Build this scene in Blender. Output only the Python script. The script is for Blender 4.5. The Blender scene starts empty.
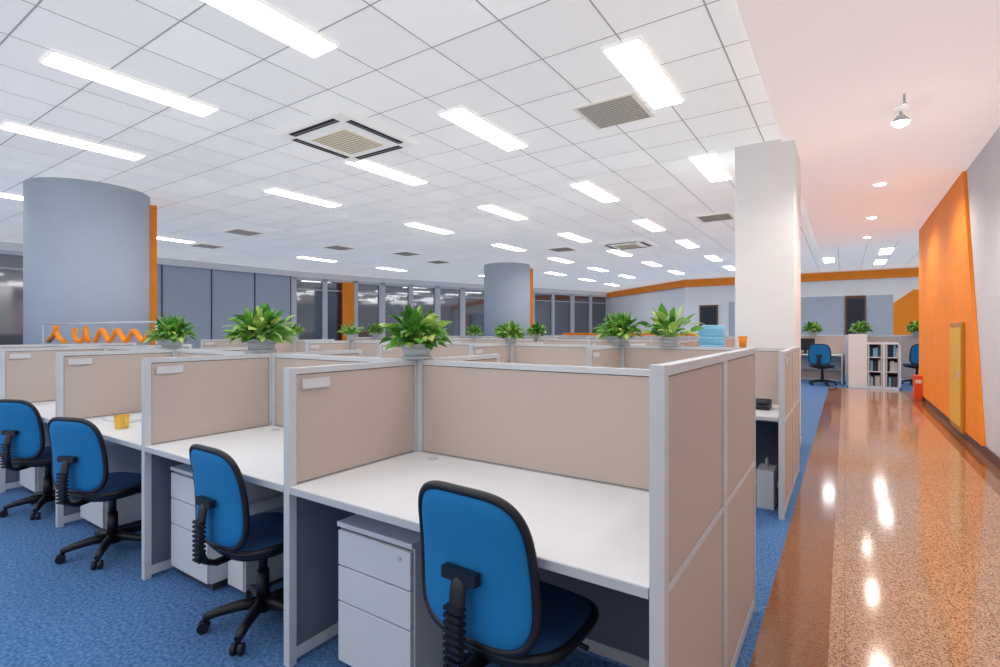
import bpy, bmesh, math, random
from mathutils import Vector, Matrix
random.seed(7)
S=bpy.context.scene
S.view_settings.view_transform='Standard'
S.view_settings.look='None'
S.view_settings.exposure=0.36

def lin(c):
    r=[]
    for v in c[:3]:
        v=v/255.0
        r.append(v/12.92 if v<=0.04045 else ((v+0.055)/1.055)**2.4)
    return (r[0],r[1],r[2],1.0)

def mat(name,rgb,rough=0.6,metal=0.0,noise=0.0,nscale=60.0,bump=0.0,bscale=200.0,emit=0.0,spec=0.5,detail=3):
    m=bpy.data.materials.new(name); m.use_nodes=True
    nt=m.node_tree; b=nt.nodes['Principled BSDF']
    c=lin(rgb)
    b.inputs['Base Color'].default_value=c
    b.inputs['Roughness'].default_value=rough
    b.inputs['Metallic'].default_value=metal
    b.inputs['Specular IOR Level'].default_value=spec
    tc=nt.nodes.new('ShaderNodeTexCoord')
    if noise>0:
        n=nt.nodes.new('ShaderNodeTexNoise'); n.inputs['Scale'].default_value=nscale; n.inputs['Detail'].default_value=detail
        nt.links.new(tc.outputs['Object'],n.inputs['Vector'])
        r=nt.nodes.new('ShaderNodeValToRGB')
        r.color_ramp.elements[0].position=0.3; r.color_ramp.elements[1].position=0.7
        r.color_ramp.elements[0].color=tuple(max(0,v*(1-noise)) for v in c[:3])+(1,)
        r.color_ramp.elements[1].color=tuple(min(1,v*(1+noise)) for v in c[:3])+(1,)
        nt.links.new(n.outputs['Fac'],r.inputs['Fac']); nt.links.new(r.outputs['Color'],b.inputs['Base Color'])
    if bump>0:
        n2=nt.nodes.new('ShaderNodeTexNoise'); n2.inputs['Scale'].default_value=bscale
        nt.links.new(tc.outputs['Object'],n2.inputs['Vector'])
        bp=nt.nodes.new('ShaderNodeBump'); bp.inputs['Strength'].default_value=bump; bp.inputs['Distance'].default_value=0.005
        nt.links.new(n2.outputs['Fac'],bp.inputs['Height']); nt.links.new(bp.outputs['Normal'],b.inputs['Normal'])
    if emit>0:
        b.inputs['Emission Color'].default_value=c; b.inputs['Emission Strength'].default_value=emit
    return m

M={}
M['fabric']=mat('fabric_beige',(199,183,173),0.9,noise=0.07,nscale=350,bump=0.15,bscale=500)
M['fabriclow']=mat('fabric_slate_shaded',(108,114,130),0.9,noise=0.07,nscale=350,bump=0.15,bscale=500)  # lower panels: under-desk shade put into the slate colour
M['alu']=mat('aluminium_frame',(208,211,214),0.4,metal=0.05,noise=0.02,nscale=20)
M['white']=mat('white_laminate',(229,230,232),0.35,noise=0.015,nscale=8)
M['edge']=mat('desk_edge',(195,199,204),0.4,noise=0.02,nscale=9)
M['ped']=mat('pedestal_steel',(212,215,221),0.4,noise=0.02,nscale=6)
M['gap']=mat('dark_gap',(60,62,66),0.6,noise=0.05)
M['blue']=mat('chair_fabric_blue',(8,122,184),0.85,noise=0.12,nscale=400,bump=0.2,bscale=600)
M['seatblue']=mat('seat_fabric_navy_shaded',(10,60,104),0.85,noise=0.12,nscale=400,bump=0.2,bscale=600)  # navy seat, colour darkened for the shade under the desk
M['black']=mat('black_plastic',(16,18,28),0.45,noise=0.1,nscale=30)
M['wall']=mat('wall_paint_white',(240,240,240),0.8,noise=0.015,nscale=4)
M['greywall']=mat('wall_paint_bluegrey',(180,189,201),0.8,noise=0.02,nscale=4)
M['rightwall']=mat('wall_paint_cool_grey',(212,214,220),0.8,noise=0.02,nscale=3)
M['colgrey']=mat('column_paint_grey',(180,191,204),0.75,noise=0.02,nscale=3)
M['orange']=mat('orange_paint',(250,142,2),0.6,noise=0.04,nscale=3)
M['gold']=mat('gold_frame',(190,130,30),0.4,noise=0.05)
M['goldpanel']=mat('gold_panel',(240,184,40),0.35,noise=0.05)
M['brown']=mat('brown_baseboard',(92,55,48),0.35,noise=0.1,nscale=20)
M['pot']=mat('planter_grey',(184,190,194),0.5,noise=0.04,nscale=20)
M['soil']=mat('soil',(60,42,30),0.95,noise=0.3,nscale=80)
M['red']=mat('red_box',(220,76,36),0.4,noise=0.05)
M['yellow']=mat('mug_yellow',(246,196,80),0.3,noise=0.03)
def ceilglow(n,c,e): return mat(n,c,0.5,noise=0.02,emit=e)  # self-glow added so the unlit ceiling fittings do not read dark
M['cwhite']=ceilglow('cassette_body_glow',(232,230,225),0.30)
M['tan']=ceilglow('grille_tan_glow',(214,200,176),0.3)
M['grille']=ceilglow('grille_grey_glow',(210,204,196),0.32)
M['slot']=ceilglow('grille_shadow',(136,130,122),0.22)
M['pslot']=mat('drawer_gap',(120,122,126),0.6,noise=0.05)
M['dark']=mat('dark_interior',(40,46,56),0.7,noise=0.1)
M['door']=mat('door_brown',(98,66,50),0.5,noise=0.15,nscale=12)
M['waterblue']=mat('bottle_blue',(120,186,222),0.15,noise=0.05)
M['label']=mat('label_white',(214,215,217),0.4,noise=0.01)
M['glow']=mat('lamp_diffuser',(252,253,253),0.5,emit=10.0)
M['glowwarm']=mat('lamp_warm',(255,240,225),0.5,emit=40.0)
M['frame']=mat('window_frame',(210,212,216),0.5,noise=0.03)
M['books']=mat('binders_dark',(70,74,82),0.6,noise=0.5,nscale=14)

g=mat('night_glass',(66,73,86),0.05,noise=0.45,nscale=1.1); g.node_tree.nodes['Principled BSDF'].inputs['Specular IOR Level'].default_value=1.0
g.node_tree.nodes['Principled BSDF'].inputs['IOR'].default_value=2.0
M['glass']=g
m=mat('leaf_green',(60,130,35),0.4); nt=m.node_tree; b=nt.nodes['Principled BSDF']
ge=nt.nodes.new('ShaderNodeNewGeometry'); r=nt.nodes.new('ShaderNodeValToRGB')
r.color_ramp.elements[0].color=lin((52,116,34)); r.color_ramp.elements[1].color=lin((204,226,124))
e=r.color_ramp.elements.new(0.55); e.color=lin((104,172,62))
nt.links.new(ge.outputs['Random Per Island'],r.inputs['Fac']); nt.links.new(r.outputs['Color'],b.inputs['Base Color'])
tr=nt.nodes.new('ShaderNodeBsdfTranslucent'); nt.links.new(r.outputs['Color'],tr.inputs['Color'])
ms=nt.nodes.new('ShaderNodeMixShader'); ms.inputs['Fac'].default_value=0.3
nt.links.new(b.outputs['BSDF'],ms.inputs[1]); nt.links.new(tr.outputs['BSDF'],ms.inputs[2]); nt.links.new(ms.outputs['Shader'],nt.nodes['Material Output'].inputs['Surface'])
M['leaf']=m
def tilemat(name,base,base2,mortar,emit,brick=True):
    m=mat(name,base,0.9); nt=m.node_tree; b=nt.nodes['Principled BSDF']
    tc=nt.nodes.new('ShaderNodeTexCoord')
    br=nt.nodes.new('ShaderNodeTexBrick'); br.offset=0.0; br.squash=1.0
    br.inputs['Scale'].default_value=1.0; br.inputs['Brick Width'].default_value=0.6; br.inputs['Row Height'].default_value=0.6
    br.inputs['Mortar Size'].default_value=0.007 if brick else 0.0; br.inputs['Mortar Smooth'].default_value=0.1
    br.inputs['Color1'].default_value=lin(base); br.inputs['Color2'].default_value=lin(base2); br.inputs['Mortar'].default_value=lin(mortar)
    mp=nt.nodes.new('ShaderNodeMapping'); mp.inputs['Location'].default_value=(0.15,0.1,0)
    nt.links.new(tc.outputs['Object'],mp.inputs['Vector']); nt.links.new(mp.outputs['Vector'],br.inputs['Vector'])
    nn=nt.nodes.new('ShaderNodeTexNoise'); nn.inputs['Scale'].default_value=90
    nt.links.new(tc.outputs['Object'],nn.inputs['Vector'])
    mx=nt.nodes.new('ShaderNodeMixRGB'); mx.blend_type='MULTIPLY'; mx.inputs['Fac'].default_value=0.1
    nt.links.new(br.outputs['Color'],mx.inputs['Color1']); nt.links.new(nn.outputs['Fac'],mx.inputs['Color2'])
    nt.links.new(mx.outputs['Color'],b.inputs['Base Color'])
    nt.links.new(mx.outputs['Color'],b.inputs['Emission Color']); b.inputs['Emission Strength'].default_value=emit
    return m
M['tile']=tilemat('ceiling_tiles_glow',(243,242,240),(233,232,231),(162,161,162),0.35)  # even self-glow added to brighten ceiling and room; tiles are no lamp
M['pinkceil']=tilemat('plaster_ceiling_glow',(241,229,226),(241,229,226),(241,229,226),0.34,False)  # warm downlight tint put into the colour, plus added self-glow
m=mat('carpet_blue',(72,112,168),0.95,bump=0.5,bscale=260); nt=m.node_tree; b=nt.nodes['Principled BSDF']
tc=nt.nodes.new('ShaderNodeTexCoord')
n1=nt.nodes.new('ShaderNodeTexNoise'); n1.inputs['Scale'].default_value=60; n1.inputs['Detail'].default_value=8
nt.links.new(tc.outputs['Object'],n1.inputs['Vector'])
r=nt.nodes.new('ShaderNodeValToRGB'); r.color_ramp.elements[0].position=0.3; r.color_ramp.elements[1].position=0.7
r.color_ramp.elements[0].color=lin((40,84,140)); r.color_ramp.elements[1].color=lin((100,146,196))
nt.links.new(n1.outputs['Fac'],r.inputs['Fac']); nt.links.new(r.outputs['Color'],b.inputs['Base Color'])
M['carpet']=m
def granite(name,c1,c2,c3,scale,rough):
    m=mat(name,c1,rough); nt=m.node_tree; b=nt.nodes['Principled BSDF']
    tc=nt.nodes.new('ShaderNodeTexCoord')
    v=nt.nodes.new('ShaderNodeTexVoronoi'); v.inputs['Scale'].default_value=scale
    nt.links.new(tc.outputs['Object'],v.inputs['Vector'])
    r=nt.nodes.new('ShaderNodeValToRGB'); r.color_ramp.interpolation='LINEAR'
    r.color_ramp.elements[0].color=lin(c2); r.color_ramp.elements[1].color=lin(c3)
    r.color_ramp.elements[0].position=0.1; r.color_ramp.elements[1].position=0.9
    e=r.color_ramp.elements.new(0.35); e.color=lin(c1)
    sp=nt.nodes.new('ShaderNodeSeparateColor')
    nt.links.new(v.outputs['Color'],sp.inputs['Color']); nt.links.new(sp.outputs['Red'],r.inputs['Fac'])
    br=nt.nodes.new('ShaderNodeTexBrick'); br.offset=0.0
    br.inputs['Scale'].default_value=1.0; br.inputs['Brick Width'].default_value=0.6; br.inputs['Row Height'].default_value=0.9
    br.inputs['Mortar Size'].default_value=0.002
    br.inputs['Color1'].default_value=(1,1,1,1); br.inputs['Color2'].default_value=(0.94,0.94,0.94,1); br.inputs['Mortar'].default_value=(0.6,0.55,0.55,1)
    nt.links.new(tc.outputs['Object'],br.inputs['Vector'])
    mx=nt.nodes.new('ShaderNodeMixRGB'); mx.blend_type='MULTIPLY'; mx.inputs['Fac'].default_value=1
    nt.links.new(r.outputs['Color'],mx.inputs['Color1']); nt.links.new(br.outputs['Color'],mx.inputs['Color2'])
    nt.links.new(mx.outputs['Color'],b.inputs['Base Color'])
    return m
M['granite']=granite('granite_floor',(186,138,102),(108,70,46),(216,178,144),190,0.1)
M['border']=granite('granite_border',(146,94,58),(120,76,46),(160,108,72),220,0.1)

class B:
    def __init__(s): s.bm=bmesh.new(); s.mats=[]
    def mi(s,k):
        if k not in s.mats: s.mats.append(k)
        return s.mats.index(k)
    def box(s,x0,x1,y0,y1,z0,z1,k):
        i=s.mi(k)
        if x0>x1:x0,x1=x1,x0
        if y0>y1:y0,y1=y1,y0
        vs=[s.bm.verts.new(p) for p in [(x0,y0,z0),(x1,y0,z0),(x1,y1,z0),(x0,y1,z0),(x0,y0,z1),(x1,y0,z1),(x1,y1,z1),(x0,y1,z1)]]
        for f in [(0,3,2,1),(4,5,6,7),(0,1,5,4),(1,2,6,5),(2,3,7,6),(3,0,4,7)]:
            s.bm.faces.new([vs[j] for j in f]).material_index=i
        return vs
    def cyl(s,c,r0,r1,h,k,n=24,axis='Z',cap=True,smooth=True):
        i=s.mi(k); a=[];b=[]
        for j in range(n):
            t=2*math.pi*j/n; x,y=math.cos(t),math.sin(t)
            def P(r,hh):
                if axis=='Z': return (c[0]+x*r,c[1]+y*r,c[2]+hh)
                if axis=='X': return (c[0]+hh,c[1]+x*r,c[2]+y*r)
                return (c[0]+y*r,c[1]+hh,c[2]+x*r)
            a.append(s.bm.verts.new(P(r0,0))); b.append(s.bm.verts.new(P(r1,h)))
        for j in range(n):
            f=s.bm.faces.new([a[j],a[(j+1)%n],b[(j+1)%n],b[j]]); f.material_index=i; f.smooth=smooth
        if cap:
            s.bm.faces.new(a[::-1]).material_index=i; s.bm.faces.new(b).material_index=i
    def prism(s,pts,d,k):
        d=Vector(d); a=[s.bm.verts.new(p) for p in pts]; b=[s.bm.verts.new(Vector(p)+d) for p in pts]; i=s.mi(k)
        s.bm.faces.new(a).material_index=i; s.bm.faces.new(b[::-1]).material_index=i
        n=len(a)
        for j in range(n): s.bm.faces.new([a[j],b[j],b[(j+1)%n],a[(j+1)%n]]).material_index=i
    def tube(s,pts,r,k,n=8,closed=False,sc=(1,1)):
        i=s.mi(k); rings=[]; N=len(pts); pts=[Vector(p) for p in pts]
        up=None
        for a in range(N):
            if closed: t=(pts[(a+1)%N]-pts[a-1]).normalized()
            else: t=(pts[min(a+1,N-1)]-pts[max(a-1,0)]).normalized()
            if up is None: up=Vector((1,0,0)) if abs(t.x)<0.9 else Vector((0,1,0))
            up=(up-t*up.dot(t)).normalized(); bi=t.cross(up)
            rr=r[a] if isinstance(r,(list,tuple)) else r
            rings.append([s.bm.verts.new(pts[a]+up*math.cos(2*math.pi*j/n)*rr*sc[0]+bi*math.sin(2*math.pi*j/n)*rr*sc[1]) for j in range(n)])
        for a in range(N if closed else N-1):
            A=rings[a];C=rings[(a+1)%N]
            for j in range(n):
                f=s.bm.faces.new([A[j],A[(j+1)%n],C[(j+1)%n],C[j]]); f.material_index=i; f.smooth=True
        if not closed:
            s.bm.faces.new(rings[0][::-1]).material_index=i; s.bm.faces.new(rings[-1]).material_index=i
    def mesh(s,name):
        bmesh.ops.recalc_face_normals(s.bm,faces=s.bm.faces)
        me=bpy.data.meshes.new(name); s.bm.to_mesh(me); s.bm.free()
        for k in s.mats: me.materials.append(M[k])
        return me
    def obj(s,name,parent=None,loc=(0,0,0),bevel=0.0):
        o=bpy.data.objects.new(name,s.mesh(name)); S.collection.objects.link(o); o.location=loc
        if parent: o.parent=parent
        if bevel:
            md=o.modifiers.new('Bevel','BEVEL'); md.width=bevel; md.segments=2; md.limit_method='ANGLE'
        return o
def link(name,me,parent=None,loc=(0,0,0),rot=0):
    o=bpy.data.objects.new(name,me); S.collection.objects.link(o); o.location=loc; o.rotation_euler=(0,0,rot)
    if parent:o.parent=parent
    return o
def empty(name,loc=(0,0,0),rot=0,scale=1):
    e=bpy.data.objects.new(name,None); S.collection.objects.link(e); e.location=loc; e.rotation_euler=(0,0,rot); e.scale=(scale,)*3
    e.empty_display_size=0.1
    return e

ZC=3.5; XE=-0.57
b=B(); b.box(-17,-0.33,-4,28.5,-0.1,0,'carpet'); b.box(-0.33,7,15.0,28.5,-0.1,0,'carpet'); b.box(1.3,7,13.4,15.0,-0.1,0,'carpet'); b.obj('floor')
b=B(); b.box(-0.33,-0.06,-4,15,-0.1,0,'border'); b.box(-0.06,1.08,-4,15,-0.1,0,'granite'); b.box(1.08,1.3,-4,15,-0.1,0,'border'); b.obj('floor_granite')
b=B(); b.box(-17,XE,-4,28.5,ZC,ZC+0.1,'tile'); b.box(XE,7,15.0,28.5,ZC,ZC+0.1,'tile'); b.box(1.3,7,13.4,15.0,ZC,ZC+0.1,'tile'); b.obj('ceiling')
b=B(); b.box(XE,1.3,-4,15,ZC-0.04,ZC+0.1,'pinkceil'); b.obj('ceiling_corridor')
b=B(); b.box(1.3,1.5,-4,13.6,0,ZC,'rightwall'); b.obj('wall_right')
b=B(); b.box(1.285,1.3,-4,13.6,0,0.11,'brown'); b.obj('baseboard_right')
b=B(); b.prism([(1.298,13.6,0.11),(1.298,13.6,ZC-0.05),(1.298,8.85,ZC-0.05),(1.298,7.75,0.11)],(-0.035,0,0),'orange'); b.obj('trim_orange_panel')
b=B(); b.box(1.5,7,13.4,13.6,0,ZC,'wall'); b.obj('wall_corridor_end')
b=B(); b.box(7,7.2,13.4,28.5,0,ZC,'wall'); b.obj('wall_far_right')
b=B(); b.box(-5.5,7,21.9,22.1,0,ZC,'wall'); b.obj('wall_back')
b=B(); b.box(-5.5,7,21.86,21.9,3.17,3.46,'orange'); b.obj('trim_orange_band')
def seg_wall(bb,p0,p1,z0,z1,t,k,off=0.0):
    p0=Vector((p0[0],p0[1],0));p1=Vector((p1[0],p1[1],0)); d=(p1-p0).normalized(); n=Vector((d.y,-d.x,0))
    a=p0+n*off; c=p1+n*off
    bb.prism([(a.x,a.y,z0),(c.x,c.y,z0),(c.x,c.y,z1),(a.x,a.y,z1)],n*(-t),k)
b=B(); seg_wall(b,(-10.9,27.0),(-5.5,21.95),0,ZC,0.2,'wall'); b.obj('wall_back_angled')
b=B(); seg_wall(b,(-10.9,27.0),(-5.5,21.9),3.17,3.46,0.03,'orange',0.035); b.obj('trim_orange_band_angled')
poly=[(-16.6,-4),(-16.6,5.6),(-16.3,11.1),(-15.5,14.6),(-14.2,18.2),(-12.8,22.0),(-10.9,27.0)]
b=B(); seg_wall(b,poly[1],poly[2],0,ZC,0.2,'greywall')
for t in (0.25,0.5,0.75,0.985):
    x=poly[1][0]+(poly[2][0]-poly[1][0])*t; y=poly[1][1]+(poly[2][1]-poly[1][1])*t
    b.box(x,x+0.02,y-0.015,y+0.015,0,3.3,'gap')
seg_wall(b,poly[1],poly[2],3.3,ZC,0.05,'wall',0.05)
b.obj('wall_left')
wn=1
for i in (0,2,3,4,5):
    p0,p1=poly[i],poly[i+1]
    b=B(); seg_wall(b,p0,p1,0,0.9,0.2,'wall'); seg_wall(b,p0,p1,3.3,ZC,0.2,'wall')
    b.obj('wall_window_%d'%wn)
    b=B(); seg_wall(b,p0,p1,0.9,3.3,0.03,'glass',-0.06)
    L=math.hypot(p1[0]-p0[0],p1[1]-p0[1]); n=max(2,round(L/1.35)); 
    P0=Vector((p0[0],p0[1],0)); D=(Vector((p1[0],p1[1],0))-P0)
    dn=D.normalized()
    for j in range(n+1):
        c=P0+D*(j/n); w=0.13 if j%2==0 else 0.09
        a=c-dn*w; e=c+dn*w
        seg_wall(b,(a.x,a.y),(e.x,e.y),0.9,3.3,0.12,'frame',0.02)
    seg_wall(b,p0,p1,0.9,1.0,0.16,'frame',0.05); seg_wall(b,p0,p1,2.85,2.89,0.1,'frame',0.0); seg_wall(b,p0,p1,3.2,3.3,0.12,'frame',0.02)
    b.obj('window_%d'%wn); wn+=1
b=B(); seg_wall(b,(-15.88,12.85),(-15.78,13.3),0,3.2,0.1,'orange',0.2); b.obj('orange_reflection_box')  # solid orange box in place of a reflection in the window glass
b=B(); seg_wall(b,(-13.6,19.8),(-13.5,20.1),0,3.2,0.1,'orange',0.2); b.obj('orange_reflection_box')  # second stand-in for orange reflected in the windows

b=B(); b.box(-1.05,-0.45,6.4,7.3,0,ZC,'wall'); b.box(-1.06,-0.44,6.39,7.31,0,0.1,'edge'); b.obj('square_column',bevel=0.01)
def rcol(c,a0,a1):
    b=B(); b.cyl((c[0],c[1],0),0.75,0.75,ZC-0.005,'colgrey',64)
    R0,R1=0.74,0.84; n=10
    for j in range(n):
        t0=math.radians(a0+(a1-a0)*j/n); t1=math.radians(a0+(a1-a0)*(j+1)/n)
        b.prism([(c[0]+math.cos(t0)*R0,c[1]+math.sin(t0)*R0,0),(c[0]+math.cos(t0)*R1,c[1]+math.sin(t0)*R1,0),(c[0]+math.cos(t1)*R1,c[1]+math.sin(t1)*R1,0),(c[0]+math.cos(t1)*R0,c[1]+math.sin(t1)*R0,0)],(0,0,3.38),'orange')
    b.obj('round_column')
rcol((-9.5,3.03),62,100); rcol((-9.1,14.0),25,70)

b=B(); b.box(-0.15,0.15,-0.62,0.62,-0.02,0,'cwhite'); 
b.box(-0.13,0.13,-0.6,0.6,-0.026,-0.0195,'glow'); me_light=b.mesh('ceiling_light_panel')
XY=[(-1.36,4.22),(-3.12,4.41),(-5.02,4.85),(-7.1,5.05),(-5.06,1.95),(-7.1,2.15),(-3.23,1.87),
(-1.43,7.05),(-3.14,7.3),(-5.04,7.65),(-7.08,8.0),
(-3.24,10.2),(-5.06,10.6),(-7.05,10.95),(-3.17,12.9),(-5.06,13.4),(-7.05,13.8),(-3.17,15.9),(-5.06,16.2),(-7.05,16.6),(-1.4,12.9),(-1.4,15.9),(-1.4,18.7),(-3.2,18.7),(-5.06,19),(-7.05,19.4),(-8.9,17),(-8.9,19.8),(-8.9,22.5),
(-10.8,2.3),(-12.9,9.6),(-12.9,12.6),(-11.5,16.5),(-12.9,5.5),
(-1.4,-0.9),(-3.2,-0.9),(-5.06,-0.9),(-7.1,-0.9),(-1.4,1.45),  # unseen panels, mostly behind the camera, added to light the front
(0.9,17.0),(0.9,19.6),(2.9,17.0),(2.9,19.6),(4.8,18),(-0.4,18.2)]
for x,y in XY: link('ceiling_light_panel',me_light,None,(x,y,ZC-0.001))
b=B(); h=0.575
def frus(bb,h0,h1,z0,z1,k):
    a=[bb.bm.verts.new((sx*h0,sy*h0,z0)) for sx,sy in((-1,-1),(1,-1),(1,1),(-1,1))]; c=[bb.bm.verts.new((sx*h1,sy*h1,z1)) for sx,sy in((-1,-1),(1,-1),(1,1),(-1,1))]
    i=bb.mi(k); bb.bm.faces.new(a).material_index=i
    for j in range(4): bb.bm.faces.new([a[j],a[(j+1)%4],c[(j+1)%4],c[j]]).material_index=i
frus(b,h-0.05,h,-0.04,0,'cwhite')
for sx,sy in((1,0),(-1,0),(0,1),(0,-1)):
    if sx: b.box(sx*0.40,sx*0.48,-0.36,0.36,-0.044,-0.038,'dark'); b.box(sx*0.43,sx*0.44,-0.36,0.36,-0.048,-0.04,'slot')
    else: b.box(-0.36,0.36,sy*0.40,sy*0.48,-0.044,-0.038,'dark'); b.box(-0.36,0.36,sy*0.43,sy*0.44,-0.048,-0.04,'slot')
frus(b,0.31,0.35,-0.055,-0.04,'cwhite')
b.box(-0.27,0.27,-0.27,0.27,-0.06,-0.054,'tan')
for j in range(12): y=-0.25+j*0.045; b.box(-0.26,0.26,y-0.003,y+0.003,-0.063,-0.059,'slot')
me_ac=b.mesh('ceiling_air_conditioner')
for x,y in((-4.5,3.74),(-4.4,12.2)): link('ceiling_air_conditioner',me_ac,None,(x,y,ZC-0.001))
b=B(); b.box(-0.3,0.3,-0.3,0.3,-0.015,0,'grille')
for j in range(16): y=-0.26+j*0.035; b.box(-0.26,0.26,y-0.009,y+0.009,-0.018,-0.014,'slot')
me_gr=b.mesh('ceiling_vent_grille')
for x,y in((-1.84,4.72),(-2.0,10.2),(-10.7,6.1),(-10.7,8.6),(-13.2,6.6),(-10.4,12.1),(-6.1,12.0),(-10.0,10.3)): link('ceiling_vent_grille',me_gr,None,(x,y,ZC-0.001))
def downlight(x,y,hang=False,en=90):
    b=B(); z=ZC-0.04
    if hang:
        b.cyl((0,0,-0.03),0.05,0.05,0.03,'cwhite'); b.cyl((0,0,-0.08),0.012,0.012,0.05,'edge',12)
        b.cyl((0,0,-0.13),0.075,0.035,0.06,'edge'); b.cyl((0,0,-0.15),0.055,0.06,0.02,'glowwarm'); b.cyl((0,0,-0.168),0.028,0.055,0.018,'glowwarm')
        b.cyl((0.0,-0.35,-0.08),0.01,0.01,0.08,'edge',10); b.cyl((0.0,-0.35,-0.09),0.03,0.012,0.015,'edge',12)
    else:
        b.cyl((0,0,-0.012),0.085,0.085,0.012,'cwhite'); b.cyl((0,0,-0.018),0.06,0.06,0.008,'glowwarm')
    b.obj('ceiling_downlight',None,(x,y,z-0.0005))
    l=bpy.data.lights.new('downlight_lamp','SPOT'); l.energy=en; l.color=(1,0.85,0.74); l.spot_size=math.radians(150); l.spot_blend=0.6; l.shadow_soft_size=0.06
    o=bpy.data.objects.new('downlight_lamp',l); S.collection.objects.link(o); o.location=(x,y,z-(0.2 if hang else 0.04))
downlight(0.43,6.05,True,80)
for y,en in((9.0,80),(11.6,80),(14.0,70),(3.2,35),(0.4,12)): downlight(0.41,y,False,en)

T=0.017
def panel(p0,p1,h,mid=(0.75,),zb=0.0,pt=0.019,name='cubicle_partition',lab=None,low='fabric'):
    b=B(); x0,y0=p0; x1,y1=p1
    alongx=abs(x1-x0)>abs(y1-y0)
    L=(x1-x0) if alongx else (y1-y0)
    def bx(s0,s1,t,z0,z1,k):
        if alongx: b.box(s0,s1,-t,t,z0,z1,k)
        else: b.box(-t,t,s0,s1,z0,z1,k)
    pw=0.035
    zs=[zb+0.07]+list(mid)+[h-0.026]
    bx(pw,L-pw,T+0.002,h-0.026,h,'alu'); bx(pw,L-pw,T,zb+0.02,zb+0.07,'alu')
    bx(0,pw,pt,zb,h+0.002,'alu'); bx(L-pw,L,pt,zb,h+0.002,'alu')
    for i in range(len(zs)-1):
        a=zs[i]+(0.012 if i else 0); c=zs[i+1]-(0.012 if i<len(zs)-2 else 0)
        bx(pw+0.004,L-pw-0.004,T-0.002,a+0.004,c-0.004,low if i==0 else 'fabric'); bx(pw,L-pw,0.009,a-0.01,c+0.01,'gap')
    for zz in mid: bx(pw,L-pw,T,zz-0.012,zz+0.012,'alu')
    if lab and not alongx:
        b.box(T,T+0.008,0.06,0.2,h-0.09,h-0.048,'label')
    return b.obj(name,None,(x0,y0,0))
XD=[-0.39,-1.93,-3.27,-4.65,-6.05,-7.45,-8.85]
def row(Y0,i0,i1,endp=False,front=0.785,back=0.78,desks=True,mid=(0.72,)):
    H=1.24
    for i in range(i0,i1):
        xl,xr=XD[i+1],XD[i]
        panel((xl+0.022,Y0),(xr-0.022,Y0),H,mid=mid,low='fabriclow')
        if desks:
            for s,dp in((-1,front),(1,back)):
                b=B(); ya=Y0+s*0.022; yb=Y0+s*(dp-0.005); g=0.0215
                b.box(xl+g,xr-g,ya,yb,0.722,0.75,'white'); b.box(xl+g,xr-g,yb,yb+s*0.006,0.722,0.749,'edge')
                b.cyl((xl+0.2,Y0+s*0.1,0.75),0.03,0.03,0.003,'edge',16)
                b.box(xl+0.03,xl+0.05,Y0+s*0.05,Y0+s*0.45,0.6,0.722,'edge'); b.box(xr-0.05,xr-0.03,Y0+s*0.05,Y0+s*0.45,0.6,0.722,'edge')
                b.box(xl+0.03,xr-0.03,Y0+s*0.3,Y0+s*0.32,0.64,0.722,'edge')
                b.obj('office_desk')
    for i in range(i0,i1+1):
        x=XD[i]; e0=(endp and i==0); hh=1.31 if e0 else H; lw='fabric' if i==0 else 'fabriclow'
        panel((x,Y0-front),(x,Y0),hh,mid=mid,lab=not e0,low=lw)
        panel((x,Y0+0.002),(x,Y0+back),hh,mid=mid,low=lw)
row(2.07,0,5,endp=True,mid=(0.74,)); row(5.1,0,6); row(8.13,1,6); row(11.16,1,6,desks=False); row(14.2,1,5,desks=False)
b=B(); b.box(-8.2,-3.2,16.2,16.26,0,1.22,'fabric'); b.box(-8.2,-3.2,16.19,16.27,1.16,1.3,'orange'); b.obj('orange_topped_screen')

def pedestal(x,y,w=0.41,d=0.5,h=0.6):
    b=B(); b.box(0,w,0.015,d,0.05,h,'ped')
    b.box(0.03,w-0.03,0.04,d-0.03,0,0.05,'gap')
    b.box(-0.003,w+0.003,-0.004,d,h,h+0.02,'ped')
    zz=[0.055,0.30,0.445,0.59]
    for i in range(3):
        b.box(0.005,w-0.005,-0.004,0.015,zz[i]+0.003,zz[i+1]-0.003,'ped')
    b.box(0.01,w-0.01,0.008,0.0155,0.06,h-0.01,'pslot')
    b.cyl((w-0.06,-0.004,0.555),0.009,0.009,-0.006,'edge',12,'Y')
    return b.obj('drawer_pedestal',None,(x,y,0),bevel=0.003)
pedestal(-1.72,1.38); pedestal(-3.2,1.4); pedestal(-4.57,1.4); pedestal(-5.97,1.4)
def tower(x,y):
    b=B(); b.box(0,0.17,0,0.36,0.02,0.42,'ped'); b.box(0.01,0.16,-0.008,0,0.03,0.41,'white'); b.box(0.03,0.14,-0.012,-0.006,0.33,0.36,'edge'); b.box(0.03,0.14,-0.012,-0.006,0.28,0.31,'edge')
    b.cyl((0.085,-0.008,0.22),0.012,0.012,-0.005,'gap',12,'Y'); b.box(0,0.17,0.02,0.34,0,0.02,'gap')
    b.obj('computer_tower',None,(x,y,0),bevel=0.004)
tower(-2.78,1.5); tower(-4.15,1.67)

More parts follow.
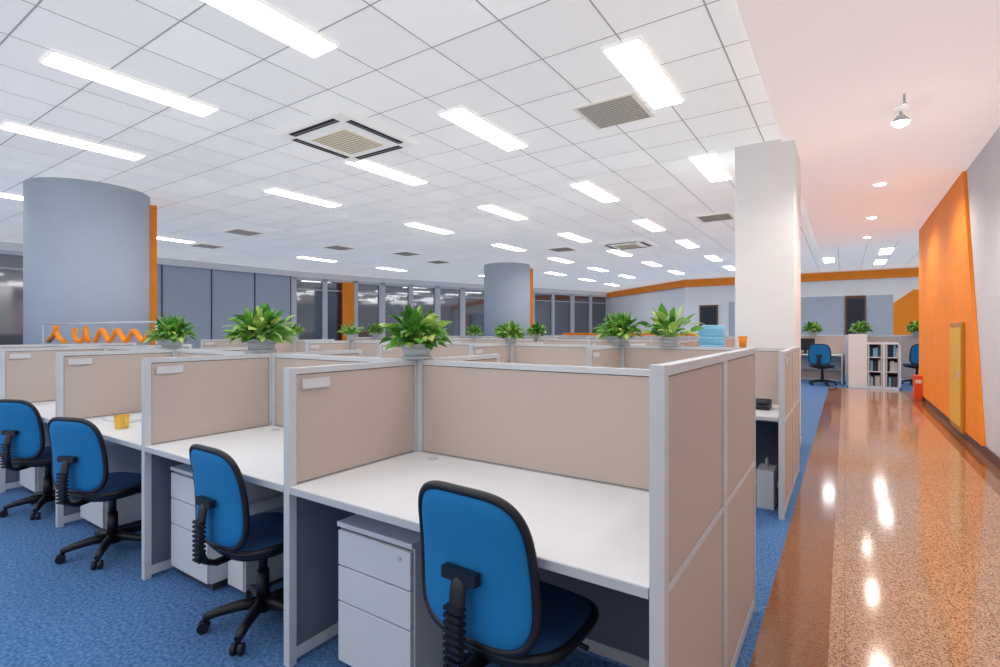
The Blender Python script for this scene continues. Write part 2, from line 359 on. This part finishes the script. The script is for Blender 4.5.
def sgnp(c,p): return math.copysign(abs(c)**p,c)
def pad(bb,a,bh,T0,k,fn,n=56,ex=3.2,taper=0.0):
    i=bb.mi(k); ss=[0.0,0.35,0.65,0.82,0.93,1.0]
    def pt(s,t,sd):
        x=a*sgnp(math.cos(t),2/ex)*s; z=bh*sgnp(math.sin(t),2/ex)*s
        x*=1-taper*(z/bh)
        th=T0*math.sqrt(max(0,1-s**5))*sd
        return fn(x,z,th)
    outer=[bb.bm.verts.new(pt(1,2*math.pi*j/n,0)) for j in range(n)]
    for sd in(1,-1):
        c=bb.bm.verts.new(pt(0,0,sd)); prev=None
        for s in ss[1:]:
            ring=outer if s==1.0 else [bb.bm.verts.new(pt(s,2*math.pi*j/n,sd)) for j in range(n)]
            for j in range(n):
                if prev is None: f=bb.bm.faces.new([c,ring[j],ring[(j+1)%n]])
                else: f=bb.bm.faces.new([prev[j],ring[j],ring[(j+1)%n],prev[(j+1)%n]])
                f.material_index=i; f.smooth=True
            prev=ring
    return [fn(a*sgnp(math.cos(2*math.pi*j/n),2/ex)*(1-taper*sgnp(math.sin(2*math.pi*j/n),2/ex)),bh*sgnp(math.sin(2*math.pi*j/n),2/ex),0) for j in range(n)]
def fback(x,z,th):
    y=-0.27+0.45*x*x-0.10*z+0.03*math.cos(z*6)
    return (x,y+th,0.715+z)
def fseat(x,z,th):
    yy=z+0.02
    zz=0.465-0.25*max(0,z-0.12)**2*4-0.02*(1-(x/0.25)**2)
    return (x,yy,zz+th)
b=B(); out=pad(b,0.216,0.232,0.028,'blue',fback,taper=0.05,ex=4.0); me_back=b.mesh('chair_back_pad')
b=B(); b.tube(out,0.014,'black',10,True); me_rim=b.mesh('chair_back_rim')
b=B(); out=pad(b,0.24,0.23,0.045,'seatblue',fseat,taper=0.05,ex=3); me_seat=b.mesh('chair_seat')
b=B(); out2=pad(b,0.24,0.23,0.04,'black',lambda x,z,th:(fseat(x,z,0)[0],fseat(x,z,0)[1],fseat(x,z,0)[2]-0.018+th),taper=0.05,ex=3); b.tube(out,0.015,'black',8,True); me_shell=b.mesh('chair_seat_shell')
b=B()
sp=[(0,-0.02,0.405),(0,-0.14,0.40),(0,-0.24,0.395),(0,-0.29,0.42),(0,-0.315,0.48),(0,-0.315,0.56),(0,-0.30,0.66),(0,-0.285,0.71)]
b.tube(sp,[0.03,0.03,0.03,0.032,0.032,0.03,0.03,0.028],'black',12,False,(1.0,0.45))
b.box(-0.065,0.065,-0.303,-0.275,0.68,0.715,'black')
for j in range(9):
    z=0.43+j*0.022; b.box(-0.031,0.031,-0.332,-0.3,z,z+0.011,'black')
me_spine=b.mesh('chair_spine')
b=B(); b.box(-0.09,0.09,-0.12,0.12,0.385,0.425,'black'); b.cyl((0,0,0.12),0.033,0.03,0.15,'black'); b.cyl((0,0,0.26),0.022,0.022,0.14,'black'); b.cyl((0,0,0.07),0.05,0.038,0.06,'black')
b.tube([(0.09,0.05,0.4),(0.2,0.06,0.4),(0.24,0.06,0.395)],0.008,'black',8)
me_lift=b.mesh('chair_gas_lift')
b=B()
for j in range(5):
    t=2*math.pi*j/5+0.3; c,s=math.cos(t),math.sin(t)
    pts=[(c*r,s*r,z) for r,z in((0.02,0.105),(0.1,0.105),(0.2,0.09),(0.27,0.07))]
    b.tube(pts,[0.03,0.028,0.023,0.018],'black',10)
    b.cyl((c*0.26,s*0.26,0.045),0.01,0.01,0.03,'black',8)
    for o in(-0.026,0.008):
        n=16;i=b.mi('black');A=[];C=[]
        tx,ty=-s,c
        for q in range(n):
            a=2*math.pi*q/n; rr=0.027
            px=c*0.27+c*math.cos(a)*rr; py=s*0.27+s*math.cos(a)*rr; pz=0.0275+math.sin(a)*rr
            A.append(b.bm.verts.new((px+tx*o,py+ty*o,pz))); C.append(b.bm.verts.new((px+tx*(o+0.018),py+ty*(o+0.018),pz)))
        for q in range(n): b.bm.faces.new([A[q],A[(q+1)%n],C[(q+1)%n],C[q]]).material_index=i
        b.bm.faces.new(A).material_index=i; b.bm.faces.new(C).material_index=i
me_base=b.mesh('chair_star_base')
def chair(x,y,fx,fy,sc=1.0):
    ang=math.atan2(fy,fx)-math.pi/2
    e=empty('office_chair',(x,y,0),ang,sc)
    for nm,me in(('back',me_back),('back_rim',me_rim),('seat',me_seat),('seat_shell',me_shell),('spine',me_spine),('gas_lift',me_lift),('star_base',me_base)): link(nm,me,e)
chair(-0.915,1.465,0.05,1.0,0.985); chair(-2.32,1.42,0.0,1.0,0.93); chair(-3.84,1.34,-0.32,0.94,0.93); chair(-5.18,1.38,-0.4,0.92,0.93)
chair(-0.48,15.4,0.2,1.0,1.1); chair(1.52,16.8,-0.3,1.0,1.1)
chair(-1.2,3.45,0.3,-1); chair(-2.6,3.5,0,-1); 

def foliage(seed,n,L,up,wid,drp=(0.15,0.38)):
    rnd=random.Random(seed); b=B(); i=b.mi('leaf')
    for q in range(n):
        az=rnd.uniform(0,2*math.pi); el=rnd.uniform(*up); ln=L*rnd.uniform(0.5,1.1)*(0.8+0.25*math.sin(el)); w=wid*rnd.uniform(0.7,1.2)
        r0=rnd.uniform(0,0.06); p=Vector((math.cos(az)*r0,math.sin(az)*r0,0)); 
        az2=az+rnd.uniform(-0.8,0.8)
        d=Vector((math.cos(az2)*math.cos(el),math.sin(az2)*math.cos(el),math.sin(el)))
        side=Vector((-math.sin(az2),math.cos(az2),0)); side=(side+Vector((0,0,rnd.uniform(-0.8,0.8)))).normalized()
        N=10; prev=None; droop=rnd.uniform(*drp)
        for s in range(N+1):
            t=s/N
            ww=0.002 if t<0.55 else max(0.001,w*math.sin(math.pi*min(1,((t-0.52)/0.48))**0.7))
            nrm=side.cross(d).normalized()
            row=[b.bm.verts.new(p-side*ww+nrm*ww*0.25),b.bm.verts.new(p),b.bm.verts.new(p+side*ww+nrm*ww*0.25)]
            if prev:
                for k in(0,1):
                    f=b.bm.faces.new([prev[k],prev[k+1],row[k+1],row[k]]); f.material_index=i; f.smooth=True
            prev=row
            p=p+d*(ln/N); d=(d+Vector((0,0,-droop if t>0.45 else -0.03))).normalized()
    return b.mesh('foliage')
def potmesh(r,h):
    b=B(); b.cyl((0,0,0.0),r*0.78,r*0.98,h,'pot',32); b.cyl((0,0,h-0.018),r*1.05,r*1.05,0.022,'pot',32); b.cyl((0,0,h),r*0.93,r*0.93,0.007,'soil',24)
    b.cyl((0,0,-0.0),r*1.0,r*1.04,0.014,'pot',32)
    return b.mesh('pot')
FB=[foliage(s,240,0.21,(0.2,1.55),0.024,(0.2,0.5)) for s in(1,2,3)]
FS=[foliage(s+10,100,0.15,(0.3,1.5),0.019) for s in(1,2)]
FL=[foliage(31,60,0.34,(0.4,1.45),0.042)]
PB=potmesh(0.088,0.08); PS=potmesh(0.06,0.07)
def plant(x,y,z,kind,sc=1.0,i=0):
    e=empty('potted_plant',(x,y,z),random.uniform(0,6),sc)
    if kind=='B': link('pot',PB,e); link('foliage',FB[i%3],e,(0,0,0.075))
    elif kind=='L': link('pot',PB,e); link('foliage',FL[0],e,(0,0,0.07))
    else: link('pot',PS,e); link('foliage',FS[i%2],e,(0,0,0.065))
Hp=1.245
plant(-1.93,2.07,Hp,'B',0.97,0); plant(-3.40,2.07,Hp,'B',1.15,1); plant(-4.72,2.07,Hp,'B',0.98,2)
plant(-7.45,5.1,Hp,'S',1.2,0); plant(-6.05,5.1,Hp,'S',1.25,1); plant(-4.65,5.1,Hp,'S',1.2,0); plant(-3.27,5.1,Hp,'B',0.9,1)
plant(-1.93,5.1,Hp,'B',1.2,2); plant(-1.42,5.1,Hp,'L',1.0,0)
plant(-4.65,8.13,Hp,'B',1.0,0); plant(-3.27,8.13,Hp,'B',1.0,1); plant(-6.05,8.13,Hp,'B',0.9,2); plant(-8.85,8.13,Hp,'B',1.1,2); plant(-7.45,8.13,Hp,'S',1.2,1); plant(-2.3,8.13,Hp,'B',1.0,1)
plant(-4.65,11.16,Hp,'B',1.0,0); plant(-7.45,11.16,Hp,'B',1.0,1)

def mug(x,y,z,k,r=0.04,h=0.09,handle=True):
    b=B(); b.cyl((0,0,0),r*0.85,r,h,k,28,cap=False); b.cyl((0,0,0),r*0.8,r*0.8,0.004,k,28); b.cyl((0,0,0.004),r*0.78,r*0.93,h-0.004,k,28,cap=False)
    if handle: b.tube([(r*0.9,0,h*0.8),(r*1.4,0,h*0.82),(r*1.65,0,h*0.5),(r*1.4,0,h*0.22),(r*0.85,0,h*0.2)],0.006,k,8)
    b.obj('coffee_mug',None,(x,y,z))
mug(-3.98,1.44,0.7505,'yellow',0.045,0.085); mug(-5.25,1.5,0.7505,'white'); mug(-5.05,1.62,0.7505,'white',0.035,0.08)
b=B(); b.box(-0.15,0.15,-0.11,0.11,0,0.012,'label'); b.box(-0.13,0.12,-0.09,0.1,0.012,0.02,'white'); b.obj('paper_stack',None,(-4.3,1.6,0.7505))
b=B(); b.prism([(-0.09,-0.1,0),(-0.09,0.1,0),(-0.09,0.1,0.07),(-0.09,-0.1,0.03)],(0.18,0,0),'black'); b.tube([(-0.06,-0.1,0.06),(-0.06,-0.05,0.085),(-0.06,0.05,0.11),(-0.06,0.1,0.105)],0.018,'black',10); b.box(0.0,0.07,-0.05,0.03,0.045,0.062,'gap')
b.obj('telephone',None,(-0.60,4.75,0.7505))
b=B(); b.box(-0.06,0.06,-0.12,0.12,0,0.3,'label'); b.tube([(0,-0.06,0.3),(0,-0.05,0.37),(0,0.05,0.37),(0,0.06,0.3)],0.006,'label',6); b.obj('paper_bag',None,(-0.52,4.62,0.001))
b=B(); b.cyl((0,0,0),0.06,0.06,0.3,'edge',20); b.cyl((0,0,0.3),0.06,0.03,0.04,'edge',20); b.obj('waste_canister',None,(-0.70,4.6,0.001))
# water dispenser with blue bottle standing in the aisle behind the partitions
b=B()
b.box(-0.15,0.15,-0.15,0.15,0.0,1.04,'white'); b.box(-0.11,0.11,-0.16,-0.15,0.72,0.95,'gap'); b.box(-0.12,0.12,-0.19,-0.15,0.68,0.7,'edge')
for x in(-0.05,0.05): b.cyl((x,-0.185,0.86),0.012,0.012,0.035,'waterblue' if x<0 else 'red',12,'Y')
b.box(-0.13,0.13,-0.155,-0.15,0.06,0.6,'edge')
prof=[(0.04,1.04),(0.05,1.09),(0.13,1.14),(0.14,1.17),(0.14,1.22),(0.132,1.235),(0.14,1.25),(0.14,1.31),(0.132,1.325),(0.14,1.34),(0.14,1.41),(0.13,1.44),(0.09,1.455)]
for j in range(len(prof)-1): b.cyl((0,0,prof[j][1]),prof[j][0],prof[j+1][0],prof[j+1][1]-prof[j][1],'waterblue',32,cap=(j in(0,len(prof)-2)))
b.obj('water_dispenser',None,(-1.24,6.12,0.0005))
b=B(); b.cyl((0,0,0),0.03,0.038,0.09,'orange',20); b.cyl((0,0,0.09),0.04,0.04,0.008,'orange',20); b.obj('orange_cup',None,(-0.77,5.1,1.2445))

e=empty('ribbon_display_rail',(0,0,0))
b=B(); b.tube([(-8.0,2.07,1.47),(-4.95,2.07,1.47)],0.008,'edge',8); 
for x in(-7.95,-5.0): b.tube([(x,2.07,1.0),(x,2.07,1.47)],0.009,'edge',8)
b.obj('rail',e)
b=B()
def stroke(p,r=0.026): b.tube([(x,2.07,z) for x,z in p],r,'orange',8,False,(1,1))
stroke([(-7.50,1.45),(-7.52,1.39),(-7.62,1.32),(-7.74,1.27)]); stroke([(-7.52,1.39),(-7.44,1.33),(-7.34,1.29),(-7.24,1.27)])
stroke([(-6.92,1.42),(-6.94,1.34),(-6.88,1.285),(-6.74,1.28),(-6.64,1.33),(-6.61,1.42),(-6.60,1.34),(-6.53,1.28)],0.024)
z=[]; 
for j in range(49):
    t=j/48; z.append((-6.36+t*1.3,1.345+0.06*math.sin(t*math.pi*7-1.2)*(1-0.35*t)))
stroke(z,0.024)
b.obj('orange_ribbon',e)

b=B(); b.box(-0.03,0.0,0,0.9,0.0,1.42,'gold'); b.box(-0.04,-0.028,0.07,0.83,0.07,1.35,'goldpanel'); b.box(-0.055,-0.035,0.1,0.13,0.7,0.8,'edge'); b.obj('hydrant_cabinet',None,(1.262,8.7,0.08),bevel=0.004)
b=B(); b.box(-0.12,0,0,0.3,0,0.5,'red'); b.box(-0.125,-0.115,0.03,0.27,0.05,0.44,'red'); b.box(-0.11,-0.01,-0.005,0.0,0.35,0.42,'label'); b.obj('fire_extinguisher_box',None,(1.26,13.0,0.001),bevel=0.01)

b=B(); b.box(0.05,0.42,0,0.4,0,1.3,'white'); b.box(0.42,1.06,0,0.4,0,0.06,'white'); b.box(0.42,1.06,0,0.4,1.06,1.1,'white'); b.box(1.03,1.06,0,0.4,0,1.1,'white'); b.box(0.42,1.06,0.38,0.4,0,1.1,'books')
for z in(0.4,0.74): b.box(0.42,1.04,0.02,0.38,z,z+0.02,'white')
b.box(0.72,0.76,-0.01,0.38,0.06,1.06,'white')
for x0,x1 in((0.43,0.71),(0.77,1.03)):
    for z in(0.06,0.42,0.76):
        xx=x0+0.01
        while xx<x1-0.05:
            w=random.uniform(0.03,0.06); b.box(xx,xx+w,0.08,0.34,z+0.001,z+random.uniform(0.2,0.28),random.choice(['books','edge','dark','waterblue'])); xx+=w+0.004
    b.box(x0,x0+0.03,-0.01,0,0.06,1.06,'edge'); b.box(x1-0.03,x1,-0.01,0,0.06,1.06,'edge')
b.obj('glass_door_bookcase',None,(0.02,15.1,0))
def spanel(x0,y0,x1,y1,h=1.25): panel((x0,y0),(x1,y1),h)
spanel(-2.2,16.75,0.0,16.75); spanel(0.04,15.6,0.04,16.7); spanel(0.1,16.75,1.2,16.75); spanel(1.1,19.4,4.0,19.4); spanel(-2.2,19.2,0.6,19.2); spanel(1.25,17.9,3.0,17.9)
b=B(); b.box(-2.0,-0.05,16.1,16.7,0.72,0.75,'white'); b.box(-2.0,-1.97,16.1,16.7,0,0.72,'white'); b.box(-0.08,-0.05,16.1,16.7,0,0.72,'white'); b.box(-1.97,-0.08,16.66,16.7,0.3,0.72,'edge'); b.obj('office_desk')
for x,y in((-0.75,16.75),(0.35,16.75),(1.6,17.9)): plant(x,y,1.255,'B',1.35,0)
b=B(); b.box(-0.22,0.22,-0.02,0.02,0.1,0.42,'black'); b.box(-0.03,0.03,-0.02,0.02,0.02,0.12,'black'); b.box(-0.1,0.1,-0.08,0.08,0,0.02,'black'); b.obj('computer_monitor',None,(-0.9,16.4,0.7505))
b=B(); b.box(-1.6,-0.05,21.84,21.9,0,2.6,'greywall'); b.box(0.65,1.35,21.84,21.9,0,2.6,'greywall'); b.obj('trim_grey_panels')
b=B(); b.box(0.0,0.6,21.82,21.89,0,2.6,'door'); b.box(0.06,0.54,21.80,21.82,0.02,2.5,'dark'); b.cyl((0.12,21.8,1.0),0.02,0.02,-0.05,'edge',10,'Y'); b.obj('door_1')
b=B(); b.prism([(1.35,21.82,0),(2.2,21.82,0),(2.2,21.82,2.7),(1.9,21.82,2.75),(1.35,21.82,2.3)],(0,0.07,0),'orange'); b.obj('trim_orange_shape')
b=B(); b.box(-4.9,-4.2,21.82,21.89,0,2.4,'door'); b.box(-4.84,-4.26,21.80,21.82,0.02,2.32,'dark'); b.obj('door_2')
b=B(); b.box(-3.8,-2.0,21.84,21.9,0,2.5,'greywall'); b.obj('trim_grey_panel')

w=bpy.data.worlds.new('World'); S.world=w; w.use_nodes=True
w.node_tree.nodes['Background'].inputs['Color'].default_value=(0.97,0.98,1,1); w.node_tree.nodes['Background'].inputs['Strength'].default_value=0.75
cam=bpy.data.cameras.new('Camera'); co=bpy.data.objects.new('Camera',cam); S.collection.objects.link(co)
cam.sensor_width=36; cam.lens=0.515*36; cam.shift_y=-0.0035; cam.clip_start=0.05
co.location=(0,0,1.4); co.rotation_euler=(math.radians(90),0,math.atan2(345,515))
S.camera=co
